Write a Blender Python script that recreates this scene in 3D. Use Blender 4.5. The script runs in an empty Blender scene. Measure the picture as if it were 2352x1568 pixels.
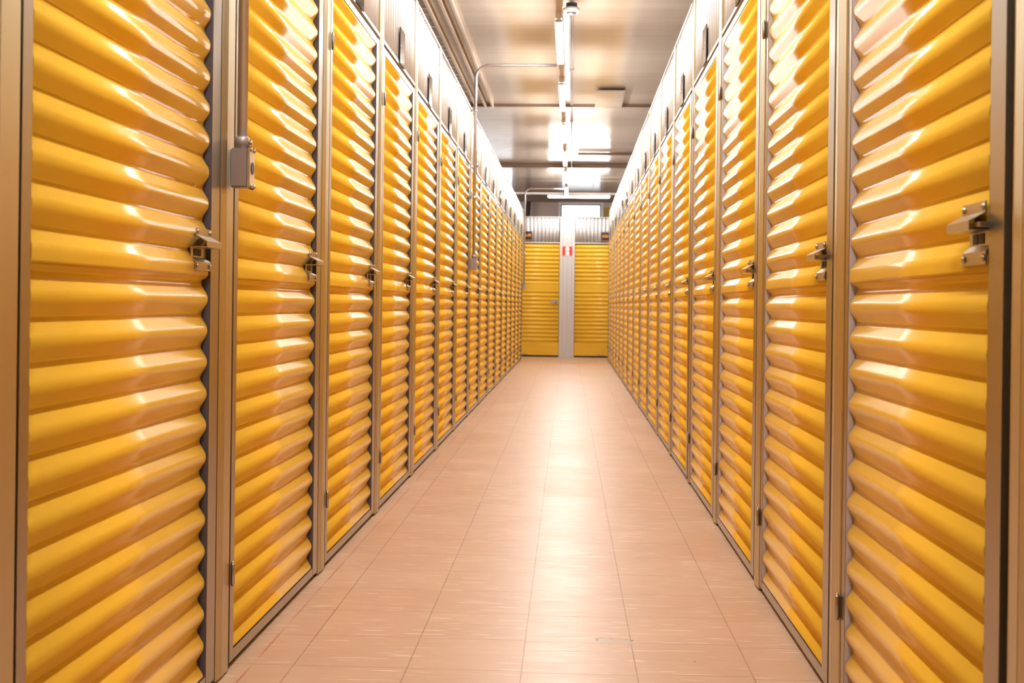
import bpy, math, random
from math import sin, cos, pi
from mathutils import Matrix, Vector
random.seed(7)
sc = bpy.context.scene
COL = sc.collection

# ------------------------------------------------------------------ materials
def mat(name, color, rough=.5, metal=0., coat=0., coat_rough=.05, spec=.5, emit=None, strength=0.):
    m = bpy.data.materials.new(name); m.use_nodes = True
    b = m.node_tree.nodes['Principled BSDF']
    b.inputs['Base Color'].default_value = (*color, 1)
    b.inputs['Roughness'].default_value = rough
    b.inputs['Metallic'].default_value = metal
    b.inputs['Coat Weight'].default_value = coat
    b.inputs['Coat Roughness'].default_value = coat_rough
    b.inputs['Specular IOR Level'].default_value = spec
    if emit:
        b.inputs['Emission Color'].default_value = (*emit, 1)
        b.inputs['Emission Strength'].default_value = strength
    return m

class NT:
    """small helper to wire shader nodes"""
    def __init__(s, m):
        s.t = m.node_tree; s.b = s.t.nodes['Principled BSDF']
    def n(s, kind, **kw):
        x = s.t.nodes.new(kind)
        for k, v in kw.items(): setattr(x, k, v)
        return x
    def put(s, sock, v):
        if isinstance(v, bpy.types.NodeSocket): s.t.links.new(v, sock)
        else: sock.default_value = v
    def math(s, op, a, b=0., c=None):
        x = s.n('ShaderNodeMath', operation=op)
        s.put(x.inputs[0], a); s.put(x.inputs[1], b)
        if c is not None: s.put(x.inputs[2], c)
        return x.outputs[0]
    def mix(s, f, a, b, blend='MIX'):
        x = s.n('ShaderNodeMix', data_type='RGBA', blend_type=blend)
        s.put(x.inputs[0], f); s.put(x.inputs[6], a); s.put(x.inputs[7], b)
        return x.outputs[2]
    def noise(s, vec, scale, detail=3., rough=.5):
        x = s.n('ShaderNodeTexNoise')
        s.put(x.inputs['Vector'], vec); x.inputs['Scale'].default_value = scale
        x.inputs['Detail'].default_value = detail; x.inputs['Roughness'].default_value = rough
        return x.outputs['Fac']
    def coords(s):
        return s.n('ShaderNodeTexCoord').outputs['Object']
    def scaled(s, vec, sc_, rot=(0, 0, 0)):
        x = s.n('ShaderNodeMapping'); s.put(x.inputs['Vector'], vec)
        x.inputs['Scale'].default_value = sc_; x.inputs['Rotation'].default_value = rot
        return x.outputs[0]
    def ramp(s, f, lo, hi):
        x = s.n('ShaderNodeMapRange'); s.put(x.inputs[0], f)
        x.inputs[1].default_value = lo; x.inputs[2].default_value = hi
        return x.outputs[0]
    def bump(s, h, strength=.2, dist=.01):
        x = s.n('ShaderNodeBump'); s.put(x.inputs['Height'], h)
        x.inputs['Strength'].default_value = strength; x.inputs['Distance'].default_value = dist
        s.t.links.new(x.outputs[0], s.b.inputs['Normal'])

def c4(r, g, b): return (r, g, b, 1)

YELLOW = mat('yellow_paint', (.86, .50, .05), .235, 0, spec=.16)
k = NT(YELLOW); o = k.coords()
f = k.noise(k.scaled(o, (1.2, 1.2, 7)), 2.2, 3)
k.put(k.b.inputs['Base Color'], k.mix(k.ramp(f, .3, .7), c4(.85, .50, .046), c4(.885, .535, .058)))
k.bump(k.noise(k.scaled(o, (1., 1., 3)), 1.6, 1), .05, .004)

def metal_mat(name, col, rough, metal, streak=.06):
    m = mat(name, col, rough, metal)
    k = NT(m); o = k.coords()
    f = k.noise(k.scaled(o, (60, 60, 1.2)), 1.5, 3)
    g = k.noise(o, 9., 4)
    lo = tuple(max(0, c * (1 - streak * 2)) for c in col); hi = tuple(min(1, c * (1 + streak)) for c in col)
    k.bump(f, .012, .002)
    return m
POST = metal_mat('post_metal', (.53, .445, .27), .40, 1.)
STILE = metal_mat('door_frame_metal', (.40, .345, .275), .32, 1.)
FLANGE_SHADE = mat('flange_shade', (.09, .08, .10), .45)  # dark tint paints the shadow on the latch-side flange
ZINC_SHEEN = mat('zinc_sheen', (.60, .56, .62), .5, .3)  # pale tint paints the reflection on the hinge-side stile
STEEL = metal_mat('zinc_steel', (.48, .44, .39), .30, 1.)
CONDUIT = metal_mat('conduit_metal', (.60, .57, .59), .30, .75)
CAST = metal_mat('cast_box', (.36, .325, .345), .42, .7, .15)
HEADER = metal_mat('white_ribbed_metal', (.66, .65, .66), .30, 0., .02)
WHITE = mat('white_paint', (.80, .77, .75), .35)
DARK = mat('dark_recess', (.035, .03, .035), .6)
RUBBER = mat('black_rubber', (.02, .018, .02), .45)
BLACKPL = mat('black_acrylic', (.022, .018, .016), .07)
ORANGE = mat('orange_digits', (.85, .33, .06), .5)
RED = mat('red_sign', (.80, .035, .025), .4)
SIGNW = mat('sign_white', (.86, .80, .78), .5)
SHELL = mat('row_shell', (.55, .50, .46), .5)
ENDW = metal_mat('end_wall_white', (.66, .64, .64), .32, 0., .02)
PLASTER = mat('far_plaster', (.60, .50, .46), .8)
k = NT(PLASTER); o = k.coords()
k.put(k.b.inputs['Base Color'], k.mix(k.noise(o, 1.3, 4), c4(.58, .485, .44), c4(.66, .56, .51)))
OLIVE = mat('olive_board', (.42, .28, .04), .5)
LAG = mat('dark_lagging', (.06, .04, .03), .85)
FRAME = mat('window_frame_grey', (.16, .17, .19), .4)
BROWN = mat('beam_brown', (.20, .13, .09), .5)
TRUNK = mat('trunking_beige', (.50, .38, .24), .4, .4)
TRAY = mat('tray_tan', (.60, .49, .41), .35)
LAMP = mat('lamp_body', (.85, .84, .82), .35)
TUBE = mat('lamp_tube', (1, 1, 1), .4, emit=(1., .965, .92), strength=80.)
TUBE.cycles.emission_sampling = 'FRONT'
SKYPANE = mat('daylight_pane', (.9, .95, 1), .1, emit=(.82, .90, 1.), strength=1.1)
PIPE = mat('pipe_paint', (.45, .39, .35), .45)
PLATEW = mat('outlet_plate', (.72, .66, .60), .3, .7)

# floor: vinyl tiles
FLOOR = mat('vinyl_tile_floor', (.62, .38, .25), .25, spec=.28)
k = NT(FLOOR); o = k.coords()
xyz = k.n('ShaderNodeSeparateXYZ'); k.put(xyz.inputs[0], o)
X, Y = xyz.outputs[0], xyz.outputs[1]
T = .3147; A = .0031
U = k.math('DIVIDE', k.math('ADD', k.math('MULTIPLY_ADD', Y, A, X), .1147), T)
V = k.math('DIVIDE', k.math('ADD', k.math('MULTIPLY_ADD', X, -A, Y), -5.30), T)
col_i = k.math('FLOOR', U); 
wn = k.n('ShaderNodeTexWhiteNoise', noise_dimensions='1D'); k.put(wn.inputs['W'], col_i)
V2 = k.math('ADD', V, k.math('MULTIPLY_ADD', wn.outputs['Value'], .10, -.05))
row_i = k.math('FLOOR', V2)
def edge(v):
    fr = k.math('FRACT', v)
    return k.math('MINIMUM', fr, k.math('SUBTRACT', 1., fr))
eu, ev = edge(U), edge(V2)
comb = k.n('ShaderNodeCombineXYZ'); k.put(comb.inputs[0], col_i); k.put(comb.inputs[1], row_i)
wt = k.n('ShaderNodeTexWhiteNoise', noise_dimensions='3D'); k.put(wt.inputs['Vector'], comb.outputs[0])
tone = wt.outputs['Value']
base = k.mix(tone, c4(.53, .35, .235), c4(.565, .38, .26))
clouds = k.noise(o, 3.2, 5, .6)
base = k.mix(k.ramp(clouds, .35, .75), base, c4(.49, .315, .20))
strk = k.noise(k.scaled(o, (4.5, 60, 1)), 2.2, 2, .5)
base = k.mix(k.math('MULTIPLY', k.ramp(strk, .62, .74), .28), base, c4(.80, .62, .50))
scr = k.noise(k.scaled(o, (5, 90, 1), (0, 0, .5)), 1.1, 2, .4)
base = k.mix(k.math('MULTIPLY', k.ramp(scr, .65, .69), .8), base, c4(.82, .70, .62))
spk = k.n('ShaderNodeTexVoronoi'); k.put(spk.inputs['Vector'], o); spk.inputs['Scale'].default_value = 3.1
sp = k.math('LESS_THAN', spk.outputs['Distance'], .020)
spn = k.math('GREATER_THAN', k.noise(o, 2.3, 1), .52)
base = k.mix(k.math('MULTIPLY', k.math('MULTIPLY', sp, spn), .75), base, c4(.10, .055, .03))
# grout lines: the long joints are crisp, the cross joints fainter
gap_n = k.noise(o, 6., 2)
lu = k.math('LESS_THAN', eu, k.math('MULTIPLY_ADD', gap_n, .006, .0022))
lv = k.math('LESS_THAN', ev, k.math('MULTIPLY_ADD', gap_n, .009, .0008))
base = k.mix(k.math('MULTIPLY', lu, .72), base, c4(.20, .10, .055))
base = k.mix(k.math('MULTIPLY', lv, .8), base, c4(.28, .14, .08))
# a worn chip in one tile edge
cx = k.math('ABSOLUTE', k.math('ADD', X, -.140)); cy = k.math('ABSOLUTE', k.math('ADD', Y, -3.752))
wob = k.math('MULTIPLY_ADD', k.noise(o, 34., 3), .045, -.0225)
ins = k.math('MAXIMUM', k.math('DIVIDE', cx, .052), k.math('DIVIDE', k.math('ADD', cy, wob), .026))
base = k.mix(k.math('MULTIPLY', k.math('LESS_THAN', ins, 1.), .7), base, c4(.44, .36, .27))
rim = k.math('MULTIPLY', k.math('LESS_THAN', k.math('ABSOLUTE', k.math('SUBTRACT', ins, 1.)), .10), k.math('GREATER_THAN', Y, 3.755))
base = k.mix(k.math('MULTIPLY', rim, .7), base, c4(.16, .08, .05))
redl = k.math('LESS_THAN', k.math('ABSOLUTE', k.math('ADD', X, .868)), .0032)
base = k.mix(k.math('MULTIPLY', redl, k.math('MULTIPLY', k.ramp(k.noise(o, 2.4, 2), .38, .52), .6)), base, c4(.36, .07, .05))
k.put(k.b.inputs['Base Color'], base)
rn = k.ramp(k.noise(k.scaled(o, (2.6, 20, 1)), 1.8, 4, .6), .3, .75)
k.put(k.b.inputs['Roughness'], k.math('ADD', k.math('MULTIPLY_ADD', rn, .10, .30), k.math('MULTIPLY', tone, .05)))
hgt = k.math('SUBTRACT', k.math('MULTIPLY_ADD', k.noise(k.scaled(o, (2, 9, 1)), 3., 3), .5, k.math('MULTIPLY', tone, .15)), k.math('MULTIPLY', k.math('ADD', lu, lv), .4))
k.bump(hgt, .10, .006)

# ceiling: glossy steel deck, ribs running across the aisle
CEIL = mat('ceiling_steel', (.66, .58, .50), .17, .25)
k = NT(CEIL); o = k.coords()
xyz = k.n('ShaderNodeSeparateXYZ'); k.put(xyz.inputs[0], o)
Yc = xyz.outputs[1]
w1 = k.math('SINE', k.math('MULTIPLY', Yc, 2 * pi / .085))
nn = k.noise(k.scaled(o, (.25, 5, 1)), 1.6, 3)
k.put(k.b.inputs['Base Color'], k.mix(k.ramp(nn, .3, .7), c4(.55, .465, .39), c4(.62, .54, .46)))
k.bump(k.math('ADD', k.math('MULTIPLY', w1, .5), k.math('MULTIPLY', nn, 1.5)), .12, .006)

# ------------------------------------------------------------------ mesh helpers
class MB:
    def __init__(s): s.v = []; s.f = []; s.sm = []
    def add(s, vs, fs, smooth=False):
        n = len(s.v); s.v += [tuple(p) for p in vs]
        for q in fs: s.f.append([i + n for i in q]); s.sm.append(smooth)
        return s
    def box(s, x0, x1, y0, y1, z0, z1):
        if x0 > x1: x0, x1 = x1, x0
        if y0 > y1: y0, y1 = y1, y0
        v = [(x0, y0, z0), (x1, y0, z0), (x1, y1, z0), (x0, y1, z0), (x0, y0, z1), (x1, y0, z1), (x1, y1, z1), (x0, y1, z1)]
        return s.add(v, [(0, 3, 2, 1), (4, 5, 6, 7), (0, 1, 5, 4), (1, 2, 6, 5), (2, 3, 7, 6), (3, 0, 4, 7)])
    def lbox(s, u0, u1, o0, o1, z0, z1):      # along the wall, out of the wall, up
        return s.box(u0, u1, -o0, -o1, z0, z1)
    def prism_u(s, prof, u0, u1, smooth=False):  # closed profile of (out, z) pushed along u
        n = len(prof)
        v = [(u0, -a, z) for a, z in prof] + [(u1, -a, z) for a, z in prof]
        s.add(v, [(i, (i + 1) % n, n + (i + 1) % n, n + i) for i in range(n)], smooth)
        m = len(s.v) - 2 * n
        s.f.append([m + i for i in range(n)][::-1]); s.sm.append(False)
        s.f.append([m + n + i for i in range(n)]); s.sm.append(False)
        return s
    def prism_z(s, prof, z0, z1, smooth=False):  # closed profile of (u, out) pushed up
        n = len(prof)
        v = [(u, -a, z0) for u, a in prof] + [(u, -a, z1) for u, a in prof]
        s.add(v, [(i, (i + 1) % n, n + (i + 1) % n, n + i) for i in range(n)], smooth)
        m = len(s.v) - 2 * n
        s.f.append([m + i for i in range(n)][::-1]); s.sm.append(False)
        s.f.append([m + n + i for i in range(n)]); s.sm.append(False)
        return s
    def strip(s, prof, back, axis, a0, a1):
        """thin folded sheet: prof is the open front line, back the same line pushed behind; quads only"""
        n = len(prof)
        P = (lambda q, a: (a, -q[0], q[1])) if axis == 'u' else (lambda q, a: (q[0], -q[1], a))
        v = [P(q, a0) for q in prof] + [P(q, a1) for q in prof] + [P(q, a0) for q in back] + [P(q, a1) for q in back]
        fs, fe = [], []
        for i in range(n - 1):
            fs.append((i, i + 1, n + i + 1, n + i)); fs.append((2 * n + i + 1, 2 * n + i, 3 * n + i, 3 * n + i + 1))
            fe.append((i + 1, i, 2 * n + i, 2 * n + i + 1)); fe.append((n + i, n + i + 1, 3 * n + i + 1, 3 * n + i))
        fe.append((0, n, 3 * n, 2 * n)); fe.append((n - 1, 3 * n - 1, 4 * n - 1, 2 * n - 1))
        base = len(s.v)
        s.add(v, fs, True)
        for q in fe: s.f.append([i + base for i in q]); s.sm.append(False)
        return s
    def tube(s, path, r, seg=14, cap=True):
        pts = [Vector(p) for p in path]; rings = []
        ref = None
        for i, p in enumerate(pts):
            t = (pts[min(i + 1, len(pts) - 1)] - pts[max(i - 1, 0)]).normalized()
            if ref is None: ref = Vector((0, 0, 1)) if abs(t.z) < .9 else Vector((1, 0, 0))
            a = t.cross(ref).normalized(); b = t.cross(a).normalized(); ref = -a.cross(t).normalized() if False else ref
            if abs(t.dot(ref)) > .95: ref = Vector((0, 1, 0)); a = t.cross(ref).normalized(); b = t.cross(a).normalized()
            rings.append([(p + (a * cos(2 * pi * j / seg) + b * sin(2 * pi * j / seg)) * r) for j in range(seg)])
        n = len(s.v)
        v = [q for R in rings for q in R]; f = []
        for i in range(len(rings) - 1):
            for j in range(seg):
                f.append((i * seg + j, i * seg + (j + 1) % seg, (i + 1) * seg + (j + 1) % seg, (i + 1) * seg + j))
        s.add(v, f, True)
        if cap:
            s.f.append([n + j for j in range(seg)][::-1]); s.sm.append(False)
            m = n + (len(rings) - 1) * seg
            s.f.append([m + j for j in range(seg)]); s.sm.append(False)
        return s
    def lathe(s, c, prof, axis='z', seg=18):
        """prof: (radius, height) from bottom to top around point c"""
        c = Vector(c); v = []
        for r, h in prof:
            for j in range(seg):
                a, b = r * cos(2 * pi * j / seg), r * sin(2 * pi * j / seg)
                d = {'z': (a, b, h), 'y': (a, h, b), 'x': (h, a, b)}[axis]
                v.append(c + Vector(d))
        n = len(prof); base = len(s.v)
        s.add(v, [(i * seg + j, i * seg + (j + 1) % seg, (i + 1) * seg + (j + 1) % seg, (i + 1) * seg + j) for i in range(n - 1) for j in range(seg)], True)
        s.f.append([base + j for j in range(seg)][::-1]); s.sm.append(False)
        s.f.append([base + (n - 1) * seg + j for j in range(seg)]); s.sm.append(False)
        return s
    def mesh(s, name, m, bev=0.):
        me = bpy.data.meshes.new(name); me.from_pydata(s.v, [], s.f)
        me.polygons.foreach_set('use_smooth', s.sm); me.materials.append(m)
        import bmesh
        bm = bmesh.new(); bm.from_mesh(me)
        bmesh.ops.recalc_face_normals(bm, faces=bm.faces)
        if bev > 0:
            bmesh.ops.bevel(bm, geom=[e for e in bm.edges if len(e.link_faces) == 2 and e.calc_face_angle(0) > .5], offset=bev, segments=2, affect='EDGES', clamp_overlap=True)
        bm.to_mesh(me); bm.free(); me.update()
        return me
    def build(s, name, m, parent=None, bev=0.):
        return link(name, s.mesh(name, m, bev), parent)

def link(name, data, parent=None):
    ob = bpy.data.objects.new(name, data); COL.objects.link(ob)
    if parent is not None: ob.parent = parent
    return ob
def tag(o, label, cat, group=None, kind='thing'):
    o['label'] = label; o['category'] = cat; o['kind'] = kind
    if group: o['group'] = group
    return o
def thing(name, label, cat, loc=(0, 0, 0), rz=0., group=None):
    e = bpy.data.objects.new(name, None); COL.objects.link(e)
    e.location = loc; e.rotation_euler = (0, 0, rz); e.empty_display_size = .1
    return tag(e, label, cat, group)
def struct(name, mb, m, label=None):
    ob = mb.build(name, m); ob['kind'] = 'structure'
    if label: ob['label'] = label
    return ob
def dup(root, loc, rz, skip_sub=False):
    r = root.copy(); COL.objects.link(r); r.location = loc; r.rotation_euler = (0, 0, rz)
    for ch in list(root.children):
        c = ch.copy(); COL.objects.link(c); c.parent = r
        if not skip_sub:
            for g in list(ch.children):
                d = g.copy(); COL.objects.link(d); d.parent = c
    return r

ORD = 'zeroth first second third fourth fifth sixth seventh eighth ninth tenth eleventh twelfth thirteenth fourteenth fifteenth sixteenth seventeenth'.split()

# ------------------------------------------------------------------ dimensions (metres; camera stands at x=0, y=0, 1 m above the floor)
XL, XR = -.9185, .675
PL, PR = 1.318, 1.327
ZTOP = 2.757; ZH = 2.252; ZC = 3.5
YE = 24.4                 # end wall
YF = 28.6                 # far wall of the building
ROW_L, ROW_R = 23.12, 23.22

# ------------------------------------------------------------------ one storage door, seen from the aisle: u to the right, o towards the viewer
W = 1.175
def fillet(pts, r, n=5):
    """round the inner corners of an open 2-D polyline"""
    out = [pts[0]]
    for i in range(1, len(pts) - 1):
        p0, p, p1 = (Vector((*q, 0)) for q in pts[i - 1:i + 2])
        a, b = (p0 - p), (p1 - p); la, lb = a.length, b.length; a.normalize(); b.normalize()
        d = min(r, la * .45, lb * .45)
        q0, q1 = p + a * d, p + b * d
        for j in range(n + 1):
            t = j / n
            q = q0 * (1 - t) ** 2 + p * 2 * t * (1 - t) + q1 * t * t
            out.append((q.x, q.y))
    out.append(pts[-1])
    return out
def rib_line(z0, z1, pitch, phase, depth, flat=None):
    """front line of a horizontally ribbed sheet as (out, z)"""
    kk = math.floor((z0 - phase) / pitch) - 1; raw = []
    while phase + kk * pitch < z1 + pitch:
        zc = phase + kk * pitch
        for t, h in ((-.445, 0.), (-.10, 1.), (.10, 1.), (.445, 0.)):
            raw.append((-.019 + depth * h, zc + t * pitch))
        kk += 1
    return [p for p in fillet(raw, .0075) if z0 <= p[1] <= z1]
def door_sheet():
    b = MB()
    lo = rib_line(.047, 1.060, .08, .046, .0165) + [(-.006, 1.0605), (-.0052, 1.072)]
    b.strip(lo, [(a - .002, z) for a, z in lo], 'u', .049, 1.086)
    hi = [(-.0025, 1.064)] + [(-.0020, 1.069), (-.0018, 1.085), (-.0022, 1.096), (-.0045, 1.099)] + [p for p in rib_line(1.1005, 2.203, .08, .046, .0165) if p[1] > 1.1005]
    b.strip(hi, [(a - .002, z) for a, z in hi], 'u', .049, 1.086)
    return b.mesh('corrugated_panel', YELLOW)

def make_latch(parent):
    # bent steel strap: lower plate, recessed back, hood, upper plate
    pr = [(.002, 1.076), (.002, 1.098), (-.010, 1.109), (-.010, 1.132), (.030, 1.132), (.030, 1.147), (.003, 1.162), (.003, 1.180)]
    t = .0022
    back = [(.002 - t, 1.076), (.002 - t, 1.097), (-.010 - t, 1.108), (-.010 - t, 1.132 + t), (.030 - t, 1.132 + t), (.030 - t, 1.146), (.003 - t, 1.161), (.003 - t, 1.180)]
    b = MB(); b.strip(pr, back, 'u', .968, 1.092); b.sm = [False] * len(b.sm)
    la = b.build('latch', STEEL, parent); la['label'] = 'bent steel latch'
    for (u, z) in ((.978, 1.171), (1.082, 1.171), (.978, 1.087), (1.082, 1.087)):
        r = MB(); r.lathe((u, -.0025, z), [(.0062, 0), (.0062, -.0015), (.0045, -.0035), (.0015, -.0045)], 'y', 12)
        rv = r.build('rivet', STEEL, la)
    for u in (1.0, 1.034):
        MB().lbox(u - .013, u + .013, -.0095, -.0088, 1.112, 1.130).build('slot', DARK, la)
    bo = MB(); bo.lbox(1.06, 1.125, .004, .022, 1.136, 1.1435)
    bo.build('bolt', STEEL, la)
    return la

def make_door(label):
    t = thing('storage_unit_door', label, 'door', group='yellow storage doors along the aisle')
    link('corrugated_panel', door_sheet(), t)
    MB().lbox(0, .040, -.034, 0, .016, 2.236).build('hinge_stile', STILE, t, .0012)
    MB().lbox(1.10, W, -.034, 0, .016, 2.236).build('latch_stile', STILE, t, .0012)
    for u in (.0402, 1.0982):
        MB().lbox(u, u + .0016, -.033, -.0015, .046, 2.2035).build('stile_flange', ZINC_SHEEN if u < .5 else FLANGE_SHADE, t)
    MB().lbox(.0405, 1.0995, -.034, -.0006, .016, .0455).build('bottom_rail', STILE, t, .0012)
    MB().lbox(.0405, 1.0995, -.034, -.0006, 2.204, 2.236).build('top_rail', STILE, t, .0012)
    MB().lbox(.002, 1.173, -.030, -.012, .001, .0145).build('bottom_seal', RUBBER, t)
    make_latch(t)
    for z in (.232, 1.955):
        h = MB()
        h.lathe((-.005, -.0085, z), [(.0045, 0), (.0058, .002), (.0058, .056), (.0045, .058)], 'z', 10)
        h.lathe((-.005, -.0085, z - .004), [(.002, 0), (.0042, .002), (.0042, .066), (.002, .068)], 'z', 10)
        h.build('hinge', STEEL, t)
    return t

def make_header(label):
    t = thing('header_panel', label, 'wall panel', group='white ribbed panels over the doors')
    pts = []
    u = -.004
    while u < 1.179:
        for d, o_ in ((0, -.018), (.022, -.018), (.028, -.0155), (.036, -.0065), (.042, -.004), (.060, -.004), (.066, -.0065), (.074, -.0155)):
            if u + d <= 1.179: pts.append((u + d, o_))
        u += .080
    b = MB(); b.strip(pts, [(a, c - .002) for a, c in pts], 'z', ZH + .016, ZTOP - .012)
    b.build('ribbed_sheet', HEADER, t)
    MB().lbox(-.004, 1.179, -.03, .001, ZH, ZH + .018).build('bottom_trim', HEADER, t, .001)
    MB().lbox(-.004, 1.179, -.03, .004, ZTOP - .014, ZTOP).build('top_cap', HEADER, t, .001)
    return t

def make_post(w, label):
    t = thing('wall_post', label, 'post', group='metal posts between the doors')
    a, b_ = .0005, .0045
    prof = [(0, -.06), (0, .001), (.003, a), (w * .36, b_), (w * .368, b_ - .0015), (w * .385, b_ - .0015), (w * .393, b_), (w * .80, b_ - .001), (w - .003, .003), (w, 0), (w, -.06)]
    MB().prism_z(prof, .007, ZTOP + .001).build('post_face', POST, t)
    ob = MB(); ob.lbox(.002, w - .002, -.055, -.004, .0005, .0068)  # near-black strip painting the shadow gap under the post
    ob.build('gap_shade', DARK, t)
    return t

def make_plate(label):
    t = thing('number_plate', label, 'sign', group='black number plates over the doors')
    MB().lbox(-.088, .088, .003, .0075, -.096, .096).build('plate_face', BLACKPL, t, .0015)
    for u in (-.075, .075):
        MB().lathe((u, -.0070, 0), [(.006, 0), (.006, -.002), (.003, -.0035)], 'y', 10).build('screw', STEEL, t)
    return t

rowname = {'L': 'conduit row', 'R': 'row facing the conduits'}
door0 = header0 = plate0 = None
postm = {}
def row(side):
    global door0, header0, plate0
    rz = pi / 2 if side == 'L' else -pi / 2
    X0 = XL if side == 'L' else XR
    P = PL if side == 'L' else PR
    rn = rowname[side]
    for kk in range(-1, 16):
        n = ORD[kk + 1]
        y0 = (3.146 + PL * kk - 1.10) if side == 'L' else (3.291 + PR * (kk - 1) + W)
        loc = (X0, y0, 0)
        if kk < 0:
            lab = f'yellow corrugated storage door beside the camera, before the first one seen, {rn}'
        elif kk == 0 and side == 'L':
            lab = 'large yellow corrugated storage door in front, latch beside the post with grey outlet box'
        elif kk == 0:
            lab = 'large yellow corrugated storage door in front, latch beside a wide black gap'
        elif kk == 1 and side == 'L':
            lab = 'second yellow corrugated storage door, partly behind the conduit and grey outlet box'
        elif kk == 15:
            lab = f'last yellow corrugated storage door before the end wall, {rn}'
        else:
            lab = f'{n} yellow corrugated storage door from the camera, {rn}'
        if door0 is None:
            door0 = make_door(lab); d = door0
            d.location = loc; d.rotation_euler = (0, 0, rz)
        else:
            d = dup(door0, loc, rz, skip_sub=kk > 7)
        d['label'] = lab
        if side == 'R' and kk == 0: d.scale = (.972, 1, 1)
        nth = 'door beside the camera' if kk < 0 else f'{n} yellow door'
        lab = f'white ribbed metal panel above the {nth}, {rn}'
        if header0 is None:
            header0 = make_header(lab); h = header0; h.location = loc; h.rotation_euler = (0, 0, rz)
        else: h = dup(header0, loc, rz)
        h['label'] = lab
        # number plate on the ribbed panel
        lab = f'black number plate above the {nth}, {rn}'
        ux = .60
        pl = (X0, y0 + ux, 2.352) if side == 'L' else (X0, y0 - ux, 2.352)
        if plate0 is None:
            plate0 = make_plate(lab); p = plate0; p.location = pl; p.rotation_euler = (0, 0, rz)
        else: p = dup(plate0, pl, rz)
        p['label'] = lab
        # post on the far side of this door
        w = P - W - .024; up = W + .004 if side == 'L' else -(P - W) + .020
        if side == 'R' and kk == 3: w -= .050; up += .050
        if side == 'L' and kk == -1: w += .007
        if side == 'R' and kk == -1: w += .013; up -= .013
        lab = f'grey metal wall post just past the {nth}, {rn}'
        key = round(w, 3)
        pl = (X0, y0 + up, 0) if side == 'L' else (X0, y0 - up, 0)
        if key not in postm:
            q = make_post(w, lab); postm[key] = q; q.location = pl; q.rotation_euler = (0, 0, rz)
        else: q = dup(postm[key], pl, rz)
        q['label'] = lab
        if kk == -1 and side == 'R': pass
row('L'); row('R')

# ------------------------------------------------------------------ setting
fl = MB(); fl.box(-6, 6, -6, YF + .2, -.1, 0)
struct('floor', fl, FLOOR)
# storage blocks behind the doors; near-black fronts paint in the shade of the gaps
def shell_tops(ob):
    ob.data.materials.append(SHELL)
    for p in ob.data.polygons:
        if p.normal.z > .5 or abs(p.center.x) > 2: p.material_index = 1
wl = MB(); wl.box(XL - 2.2, XL - .062, -5.8, ROW_L, 0.001, ZTOP - .02)
shell_tops(struct('wall_left', wl, DARK))
wr = MB(); wr.box(XR + .062, XR + 2.2, -5.8, ROW_R, 0.001, ZTOP - .02)
shell_tops(struct('wall_right', wr, DARK))
# end caps of the two blocks, towards the cross aisle
MBx = MB(); MBx.box(XL - 2.2, XL - .005, ROW_L + .002, ROW_L + .02, 0.001, ZTOP)
struct('trim_1', MBx, HEADER)
MBx = MB(); MBx.box(XR + .005, XR + 2.2, ROW_R + .002, ROW_R + .02, 0.001, ZTOP)
struct('trim_2', MBx, HEADER)
ow = MB(); ow.box(-6.15, -6, -6, YF + .2, 0, ZC + .1); struct('wall_west', ow, PLASTER)
ow = MB(); ow.box(6, 6.15, -6, YF + .2, 0, ZC + .1); struct('wall_east', ow, PLASTER)
ow = MB(); ow.box(-6.15, 6.15, -6.15, -6, 0, ZC + .1); struct('wall_back', ow, PLASTER)
# far wall with two window openings (one hidden by the row with the conduits)
WINS = ((-.275, .635), (-2.28, -1.37)); WZ0, WZ1 = 2.62, 3.315
ow = MB()
xs = [-6, -2.28, -1.37, -.275, .635, 6]
for i in (0, 2, 4): ow.box(xs[i], xs[i + 1], YF, YF + .2, 0, ZC + .1)
for x0, x1 in WINS: ow.box(x0, x1, YF, YF + .2, 0, WZ0); ow.box(x0, x1, YF, YF + .2, WZ1, ZC + .1)
struct('wall_far', ow, PLASTER)
for i, (WX0, WX1) in enumerate(WINS):
    wf = MB()
    for q in ((WX0 - .06, WX0, WZ0 - .06, WZ1 + .06), (WX1, WX1 + .06, WZ0 - .06, WZ1 + .06), (WX0, WX1, WZ1, WZ1 + .06), (WX0, WX1, WZ0 - .06, WZ0)):
        wf.box(q[0], q[1], YF - .03, YF - .001, q[2], q[3])
    win = struct(f'window_{i + 1}', wf, WHITE, ('white framed daylight window high above the end doors', 'white framed daylight window hidden behind the conduit row')[i])
    g = MB()
    for q in ((WX0, WX0 + .025, WZ0, WZ1), (WX1 - .025, WX1, WZ0, WZ1), (WX0, WX1, WZ1 - .025, WZ1), (WX0, WX1, WZ0, WZ0 + .025)):
        g.box(q[0], q[1], YF + .02, YF + .05, q[2], q[3])
    g.build('window_sash', FRAME, win)
    MB().box(WX0, WX1, YF + .055, YF + .06, WZ0, WZ1).build('window_pane', SKYPANE, win)
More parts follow.
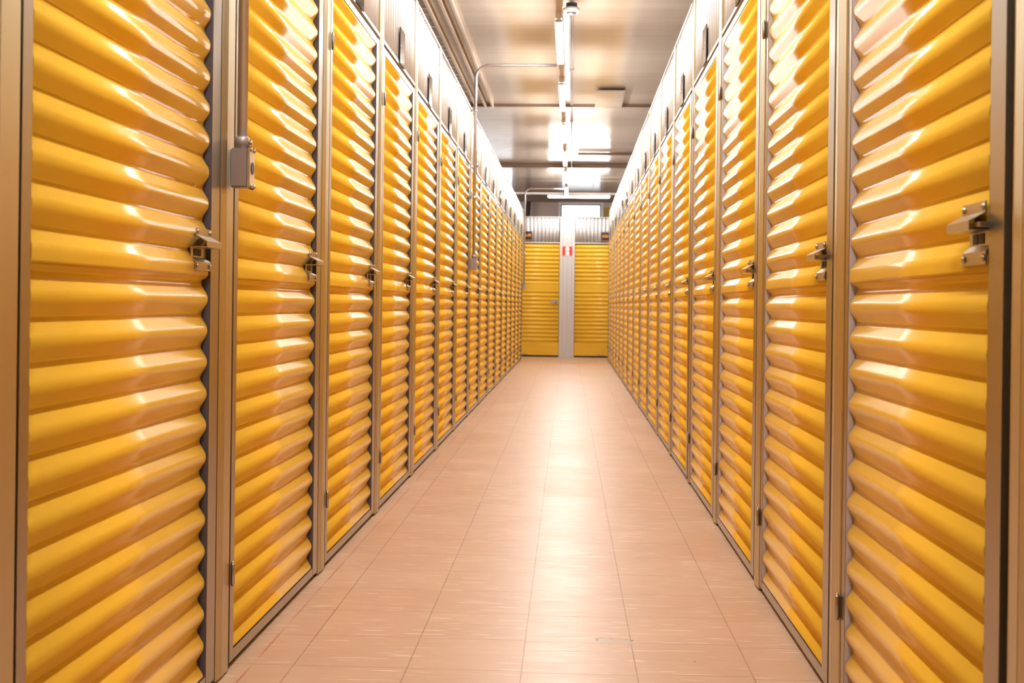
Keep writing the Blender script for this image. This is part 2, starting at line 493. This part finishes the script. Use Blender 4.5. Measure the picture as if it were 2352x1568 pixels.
# ceiling: two decks meeting at a lapped seam
TILT = .0095
def deck(name, y0, y1, z0, z1):
    b = MB(); t = .06
    v = [(-6, y0, z0), (6, y0, z0), (6, y1, z1), (-6, y1, z1), (-6, y0, z0 + t), (6, y0, z0 + t), (6, y1, z1 + t), (-6, y1, z1 + t)]
    b.add(v, [(0, 1, 2, 3), (4, 7, 6, 5), (0, 4, 5, 1), (1, 5, 6, 2), (2, 6, 7, 3), (3, 7, 4, 0)])
    return struct(name, b, CEIL)
YS = 15.6
deck('ceiling', -6, YS, ZC, ZC)
deck('ceiling.001', YS - .02, 22.6, ZC - .012, ZC - .012 + TILT * 7)
deck('ceiling.002', 22.6, YF + .2, ZC, ZC + .004 * 6.2)
tm = MB(); tm.box(-6, 6, YS - .05, YS - .021, ZC - .035, ZC - .0005); struct('trim_3', tm, BROWN)
tm = MB(); tm.box(-6, 6, 22.52, 22.60, ZC - .02, ZC + .05); struct('trim_4', tm, BROWN)
tm = MB(); tm.box(.07, 6, 20.68, 20.72, ZC - .012, ZC + .03); struct('trim_5', tm, BROWN)
tm = MB(); tm.box(-6, 6, YF - .10, YF - .001, ZC - .14, ZC - .001); struct('trim_6', tm, BROWN)

# hatch under the deck
h = thing('ceiling_hatch', 'pale square access hatch hanging under the ceiling deck', 'hatch', (.42, 15.0, ZC - .04))
MB().box(-.165, .165, -.62, .52, 0, .014).build('hatch_lid', CEIL, h, .002)
MB().box(.150, .165, -.62, .52, .0145, .0395).build('hatch_rim', BROWN, h)

# cable tray above the row with the conduits
tr = thing('cable_tray', 'long metal cable tray fixed under the ceiling above the conduit row', 'cable tray', (-1.2, 0, ZC - .055))
for dx in (.19, .10, -.02):
    b = MB(); b.box(dx - .012, dx + .012, -2., YS - .06, .0, .054)
    b.build('tray_rail', TRAY, tr, .002)
y = 4.4
i = 0
while y < YS - .3:
    b = MB(); b.box(-.20, -.033, y, y + .045, .012, .027); b.build('rung', WHITE, tr)
    i += 1
    y += (.42, .20, .47, .40)[i % 4]

# twin pipes and sensor on the ceiling centre line
pp = thing('ceiling_pipe', 'pair of thin white pipes running along the middle of the ceiling', 'pipe', (0, 0, ZC))
MB().tube([(-.040, -3, -.010), (-.040, 16.9, -.010)], .0065, 10).build('pipe', PIPE, pp)
MB().tube([(-.024, -3, -.010), (-.024, 16.9, -.010)], .0065, 10).build('pipe', PIPE, pp)
for y in (8.0, 13.2, 16.9):
    MB().box(-.054, -.010, y - .02, y + .02, -.022, -.001).build('pipe_clamp', CAST, pp, .003)
MB().tube([(-.034, 16.93, -.022), (-.034, 22.5, -.020)], .007, 8).build('thin_pipe', PIPE, pp)
se = thing('smoke_detector', 'round white smoke detector under the pair of ceiling pipes', 'detector', (-.032, 10.25, ZC - .03))
MB().lathe((0, 0, 0), [(.060, -.075), (.066, -.06), (.068, -.045), (.055, -.035)], 'z', 24).build('detector_body', WHITE, se)
MB().lathe((0, 0, 0), [(.046, -.034), (.046, 0)], 'z', 20).build('detector_base', DARK, se)
MB().lathe((0, 0, 0), [(.018, -.094), (.036, -.088), (.040, -.0755)], 'z', 20).build('sensor_head', CAST, se)

# ------------------------------------------------------------------ lamps
ZL = 3.15
def make_lamp(L, label):
    t = thing('fluorescent_lamp', label, 'lamp', group='fluorescent lamps along the ceiling')
    b = MB(); pr = [(-.024, .016), (-.024, .050), (.024, .050), (.024, .016), (.010, .004), (-.010, .004)]
    n = len(pr)
    b.add([(x, 0, z) for x, z in pr] + [(x, L, z) for x, z in pr], [(i, (i + 1) % n, n + (i + 1) % n, n + i) for i in range(n)] + [tuple(range(n))[::-1], tuple(range(n, 2 * n))])
    b.build('lamp_housing', LAMP, t)
    for x in (-.0165, .0165):
        MB().tube([(x, .045, -.004), (x, L - .045, -.004)], .0095, 8).build('lamp_tube', TUBE, t)
    for y in (.0, L - .04):
        MB().box(-.028, .028, y, y + .04, -.015, .0035).build('lamp_holder', LAMP, t, .004)
    return t
PITCH = 2.69
lamp0 = None
XLAMP = -.126
for i in range(-4, 6):
    y = 9.43 + PITCH * i
    if i < 0: lab = f'twin tube fluorescent lamp above the camera end of the aisle, {ORD[-i]} before those in view'
    elif i == 5: lab = 'last lengthwise fluorescent lamp, its end touching the crosswise lamp'
    else: lab = f'{ORD[i + 1]} lengthwise twin tube fluorescent lamp in view, counted from the camera'
    L = 1.75 if i < 5 else 1.55
    if lamp0 is None:
        lamp0 = make_lamp(1.69, lab); l = lamp0; l.location = (XLAMP, y, ZL)
    else: l = dup(lamp0, (XLAMP, y, ZL), 0)
    l['label'] = lab
    if i == 5: l.scale = (1, .88, 1)
l = dup(lamp0, (-.511, 24.83, ZL), -pi / 2); l.scale = (1, 1.249 / 1.69, 1)
l['label'] = 'glowing fluorescent lamp lying crosswise above the end doors and below the window beam'
l['group'] = 'fluorescent lamps along the ceiling'
for x, wd in ((-3.45, 'conduit row'), (1.85, 'row facing the conduits')):  # two unseen lamps added to brighten the far wall
    l = dup(lamp0, (x, 27.0, ZL), -pi / 2); l.scale = (1, 1.249 / 1.69, 1)
    l['label'] = f'added unseen crosswise lamp beyond the end wall, behind the {wd}'
# trunking that carries the lamps
tk = thing('lamp_trunking', 'beige lamp trunking bar running lengthwise under the ceiling above the lamps', 'trunking', (XLAMP, 0, ZL + .050))
MB().box(-.022, .022, -2.5, 24.80, 0, .035).build('trunking_bar', TRUNK, tk, .002)
for i in range(-4, 6):
    for dy in (.3, 1.35):
        y = 9.43 + PITCH * i + dy
        if y < 24.7: MB().tube([(0, y, .034), (0, y, ZC - ZL - .052 - .001 + (0 if not 15.6 < y < 22.6 else -.014))], .004, 6).build('hanger_rod', STEEL, tk)
tk2 = thing('lamp_trunking', 'white trunking bar lying crosswise above the end doors, along the crosswise lamp', 'trunking', (0, 24.83, ZL + .050))
MB().box(-1.6, 1.6, -.022, .022, 0, .04).build('trunking_bar', WHITE, tk2, .002)
for x in (-1.2, 0.4, 1.2): MB().tube([(x, 0, .039), (x, 0, ZC - ZL - .053)], .004, 6).build('hanger_rod', STEEL, tk2)

# ------------------------------------------------------------------ conduits on the row with posts
def bend(c, r, a0, a1, n=10):
    """arc in the x-z plane"""
    return [(c[0] + r * cos(a0 + (a1 - a0) * i / n), c[1], c[2] + r * sin(a0 + (a1 - a0) * i / n)) for i in range(n + 1)]
def make_conduit(yc, zb, label, r=.0135, big=False):
    t = thing('electrical_conduit', label, 'conduit', (XL + .009, yc, 0))
    x = .027
    zt = ZL - .005
    xe = XLAMP - .035 - (XL + .009)
    R = .12
    path = [(x, 0, zb + .106)] + bend((x + R, 0, zt - R), R, pi, pi / 2) + [(xe, 0, zt)]
    MB().tube(path, r, 14).build('conduit_pipe', CONDUIT, t)
    for z in (zb + .106,):
        MB().lathe((x, 0, z - .002), [(.0195, 0), (.0195, .030), (.016, .032)], 'z', 16).build('coupling', CAST, t)
    for z in (1.95, ZTOP - .03):
        s = MB(); s.lathe((x, 0, z), [(r + .003, 0), (r + .003, .022)], 'z', 14); s.box(0, .010, -.045, .045, z, z + .022)
        s.build('strap', CONDUIT, t)
    j = MB(); j.box(.0, .049, -.023, .023, zb, zb + .104)
    jb = j.build('outlet_box', CAST, t, .004)
    MB().box(.0495, .055, -.027, .027, zb - .004, zb + .108).build('cover_plate', PLATEW, jb, .003)
    MB().lathe((.0552, 0, zb + .052), [(.016, 0), (.016, .0015)], 'x', 20).build('socket_hole', RUBBER, jb)
    for z in (zb + .004, zb + .100):
        for y in (-.016, .016):
            MB().lathe((.0552, y, z), [(.0055, 0), (.0055, .003), (.003, .005)], 'x', 10).build('screw', STEEL, jb)
    MB().lathe((x + .018, 0, zb + .120), [(.004, 0), (.006, .004), (.006, .010)], 'x', 8).build('screw', STEEL, jb)
    return t
make_conduit(3.30, 1.303, 'thick conduit with grey outlet box on the post before the second door')
make_conduit(11.20, 1.31, 'thin conduit bending from the second lamp gap down to a small box, mid row')
make_conduit(23.03, 1.29, 'pale conduit bending down at the far end of the row by the end doors')

# ------------------------------------------------------------------ end wall
def make_rollup(label, latch_side):
    t = thing('roller_door', label, 'door', group='roller doors in the end wall')
    WD = 1.196
    lo = rib_line(.285, 2.206, .079, .33, .0165)
    lo = [(a if abs(z - 1.36) > .055 else -.004, z) for a, z in lo]
    b = MB(); b.strip(lo, [(a - .002, z) for a, z in lo], 'u', .002, WD - .002); b.build('curtain', YELLOW, t)
    MB().lbox(.002, WD - .002, -.020, -.004, .032, .284).build('bottom_bar', YELLOW, t, .003)
    MB().lbox(.002, WD - .002, -.020, -.001, .200, .208).build('bar_rib', YELLOW, t)
    MB().lbox(.0, WD, -.022, -.002, .001, .0315).build('bottom_seal', RUBBER, t)
    u0, u1 = (1.03, 1.19) if latch_side > 0 else (.006, .166)
    la = MB(); la.lbox(u0, u1, -.004, .004, 1.045, 1.105); la.lbox(u0 + .01, u1, .004, .028, 1.085, 1.105)
    lo_ = la.build('latch', STEEL, t, .002); lo_['label'] = 'steel slide latch'
    MB().lbox(u0 + .10, u0 + .118, .004, .020, 1.046, 1.084).build('keeper', DARK, lo_)
    u = .12 if latch_side < 0 else .56
    hd = MB(); hd.lbox(.45, .60, -.004, .010, .040, .055); hd.build('lift_handle', STEEL, t, .002)
    return t
r1 = make_rollup('yellow roller door in the end wall, with a steel latch beside the white post', 1)
r1.location = (-1.446, YE, 0)
r2 = make_rollup('yellow roller door in the end wall, under the black plate reading 606', 1)
r2.location = (.050, YE, 0)
ep = thing('end_wall_post', 'wide white ribbed post between the two roller doors, carrying a red sign', 'post', (-.248, YE, 0))
w = .294
prof = [(0.002, -.06), (.002, .006), (.055, .006), (.060, .001), (.066, .001), (.071, .010), (.140, .010), (.145, .004), (.151, .004), (.156, .010), (.225, .010), (.230, .001), (.236, .001), (.241, .006), (w, .006), (w, -.06)]
MB().prism_z(prof, .001, 2.722).build('post_face', ENDW, ep)
MB().lbox(.004, w - .002, -.06, .014, 2.7225, 2.733).build('post_cap', ENDW, ep)
def end_header(x0, x1, label):
    t = thing('lintel_panel', label, 'wall panel', (x0, YE, 0), 0, 'white ribbed panels of the end wall')
    n = x1 - x0; pts = []; u = 0.
    while u < n:
        for d, o_ in ((0, -.018), (.026, -.018), (.031, -.014), (.036, -.004), (.040, -.001), (.060, -.001), (.064, -.004), (.069, -.014)):
            if u + d <= n: pts.append((u + d, o_))
        u += .074
    b = MB(); b.strip(pts, [(a, c - .002) for a, c in pts], 'z', 2.232, 2.715); b.build('ribbed_sheet', ENDW, t)
    MB().lbox(0, n, -.03, .001, 2.212, 2.2315).build('bottom_trim', ENDW, t)
    MB().lbox(0, n, -.03, .008, 2.716, 2.730).build('top_cap', ENDW, t)
    return t
end_header(-1.448, -.2485, 'white ribbed panel above the roller door with the steel latch')
end_header(.048, 1.249, 'white ribbed panel above the roller door under plate 606')
ew = MB(); ew.box(-6, 6, YE + .065, YE + .12, .001, 2.715); struct('wall_end', ew, DARK)
for nm, a, b_ in (('wall_end_west', -5.99, -1.45), ('wall_end_east', 1.251, 5.99)):
    q = MB(); q.box(a, b_, YE - .004, YE + .06, .001, 2.73); struct(nm, q, ENDW)

FONT = None
def text_on(body, size, parent, loc, m, name='digits'):
    cu = bpy.data.curves.new(name, 'FONT'); cu.body = body; cu.size = size; cu.extrude = .0008; cu.offset = size * .018
    cu.align_x = 'CENTER'; cu.align_y = 'CENTER'; cu.materials.append(m)
    tmp = bpy.data.objects.new(name, cu); COL.objects.link(tmp)
    bpy.context.view_layer.update()
    me = bpy.data.meshes.new_from_object(tmp.evaluated_get(bpy.context.evaluated_depsgraph_get()))
    bpy.data.objects.remove(tmp); me.name = name
    if not me.materials: me.materials.append(m)
    ob = bpy.data.objects.new(name, me); COL.objects.link(ob)
    ob.parent = parent; ob.location = loc; ob.rotation_euler = (pi / 2, 0, 0)
    return ob
def end_plate(x0, x1, z0, z1, digits, label):
    t = thing('number_plate', label, 'sign', ((x0 + x1) / 2, YE - .001, (z0 + z1) / 2), 0, 'black number plates on the end wall')
    w, h = (x1 - x0) / 2, (z1 - z0) / 2
    MB().box(-w, w, -.008, -.0005, -h, h).build('plate_face', BLACKPL, t, .001)
    text_on(digits, .082, t, (0, -.0092, .018), ORANGE)
    MB().box(-w + .014, w - .012, -.0088, -.0082, -h + .012, -h + .030).build('orange_bar', mat('orange_brown', (.42, .17, .04), .5), t)
    return t
end_plate(-.950, -.786, 2.248, 2.440, '649', 'small black plate with orange digits 649 above the latched roller door')
end_plate(.554, .717, 2.244, 2.435, '606', 'small black plate with orange digits 606 above the other roller door')
rs = thing('red_sign', 'small red square sign with a white figure on the white end post', 'sign', (-.100, YE - .0105, 2.063))
MB().box(-.096, .096, -.004, -.0005, -.088, .088).build('sign_board', RED, rs, .001)
fig = [(-.022, .087), (.030, .087), (.034, .062), (.046, .040), (.040, .012), (.034, .000), (.040, -.018), (.044, -.045), (.036, -.070), (.062, -.087), (-.052, -.087), (-.036, -.066), (-.040, -.040), (-.036, -.015), (-.036, .0), (-.046, .030), (-.036, .058)]
b = MB(); n = len(fig)
b.add([(x, -.0055, z) for x, z in fig] + [(x, -.0045, z) for x, z in fig], [tuple(range(n)), tuple(range(n, 2 * n))[::-1]] + [(i, (i + 1) % n, n + (i + 1) % n, n + i) for i in range(n)])
b.build('white_figure', SIGNW, rs)
MB().box(-.026, .030, -.0064, -.0058, -.006, .008).build('figure_band', mat('sign_grey', (.50, .38, .36), .6), rs)

# ------------------------------------------------------------------ things on the far wall
ob = MB(); ob.box(.70, .98, YF - .035, YF, 2.90, 3.25)
tag(ob.build('notice_board', OLIVE, None, .003), 'olive yellow board on the far wall beside the window', 'board')
b = MB(); pth = []
for i in range(15):
    pth.append((-1.02 + .012 * sin(i * 1.9), YF - .14 + .015 * cos(i * 2.3), i * .2395))
b.tube(pth, .055, 12)
tag(b.build('lagged_pipe', LAG), 'dark lumpy lagged pipe standing against the far wall behind the last conduit', 'pipe')

# ------------------------------------------------------------------ world, camera, output look
w = bpy.data.worlds.new('World'); sc.world = w; w.use_nodes = True
w.node_tree.nodes['Background'].inputs[0].default_value = (.75, .85, 1, 1)
w.node_tree.nodes['Background'].inputs[1].default_value = .3

YAW, ROLL, PITCH_C, FPX, SY = .04768, .01231, -.00119, 2877.67, 80.12
F = Vector((-sin(YAW) * cos(PITCH_C), cos(YAW) * cos(PITCH_C), sin(PITCH_C)))
R0 = Vector((cos(YAW), sin(YAW), 0)); U0 = R0.cross(F)
Rv = R0 * cos(ROLL) + U0 * sin(ROLL); Uv = -R0 * sin(ROLL) + U0 * cos(ROLL)
M = Matrix((Rv, Uv, -F)).transposed().to_4x4(); M.translation = (0, 0, 1)
cd = bpy.data.cameras.new('camera'); cam = bpy.data.objects.new('camera', cd); COL.objects.link(cam)
cam.matrix_world = M
cd.sensor_fit = 'HORIZONTAL'; cd.sensor_width = 36; cd.lens = 36 * FPX / 2352
cd.shift_y = -SY / 2352
cd.clip_start = .05; cd.clip_end = 100
cd.dof.use_dof = True; cd.dof.focus_distance = 4.4; cd.dof.aperture_fstop = 8.0
sc.camera = cam
vs = sc.view_settings
vs.view_transform = 'Standard'; vs.look = 'None'; vs.gamma = 1; vs.use_curve_mapping = False
vs.exposure = 1.28
sc.cycles.use_denoising = True
sc.cycles.max_bounces = 8; sc.cycles.diffuse_bounces = 4; sc.cycles.glossy_bounces = 3
sc.cycles.sample_clamp_indirect = 3
sc.cycles.caustics_reflective = True
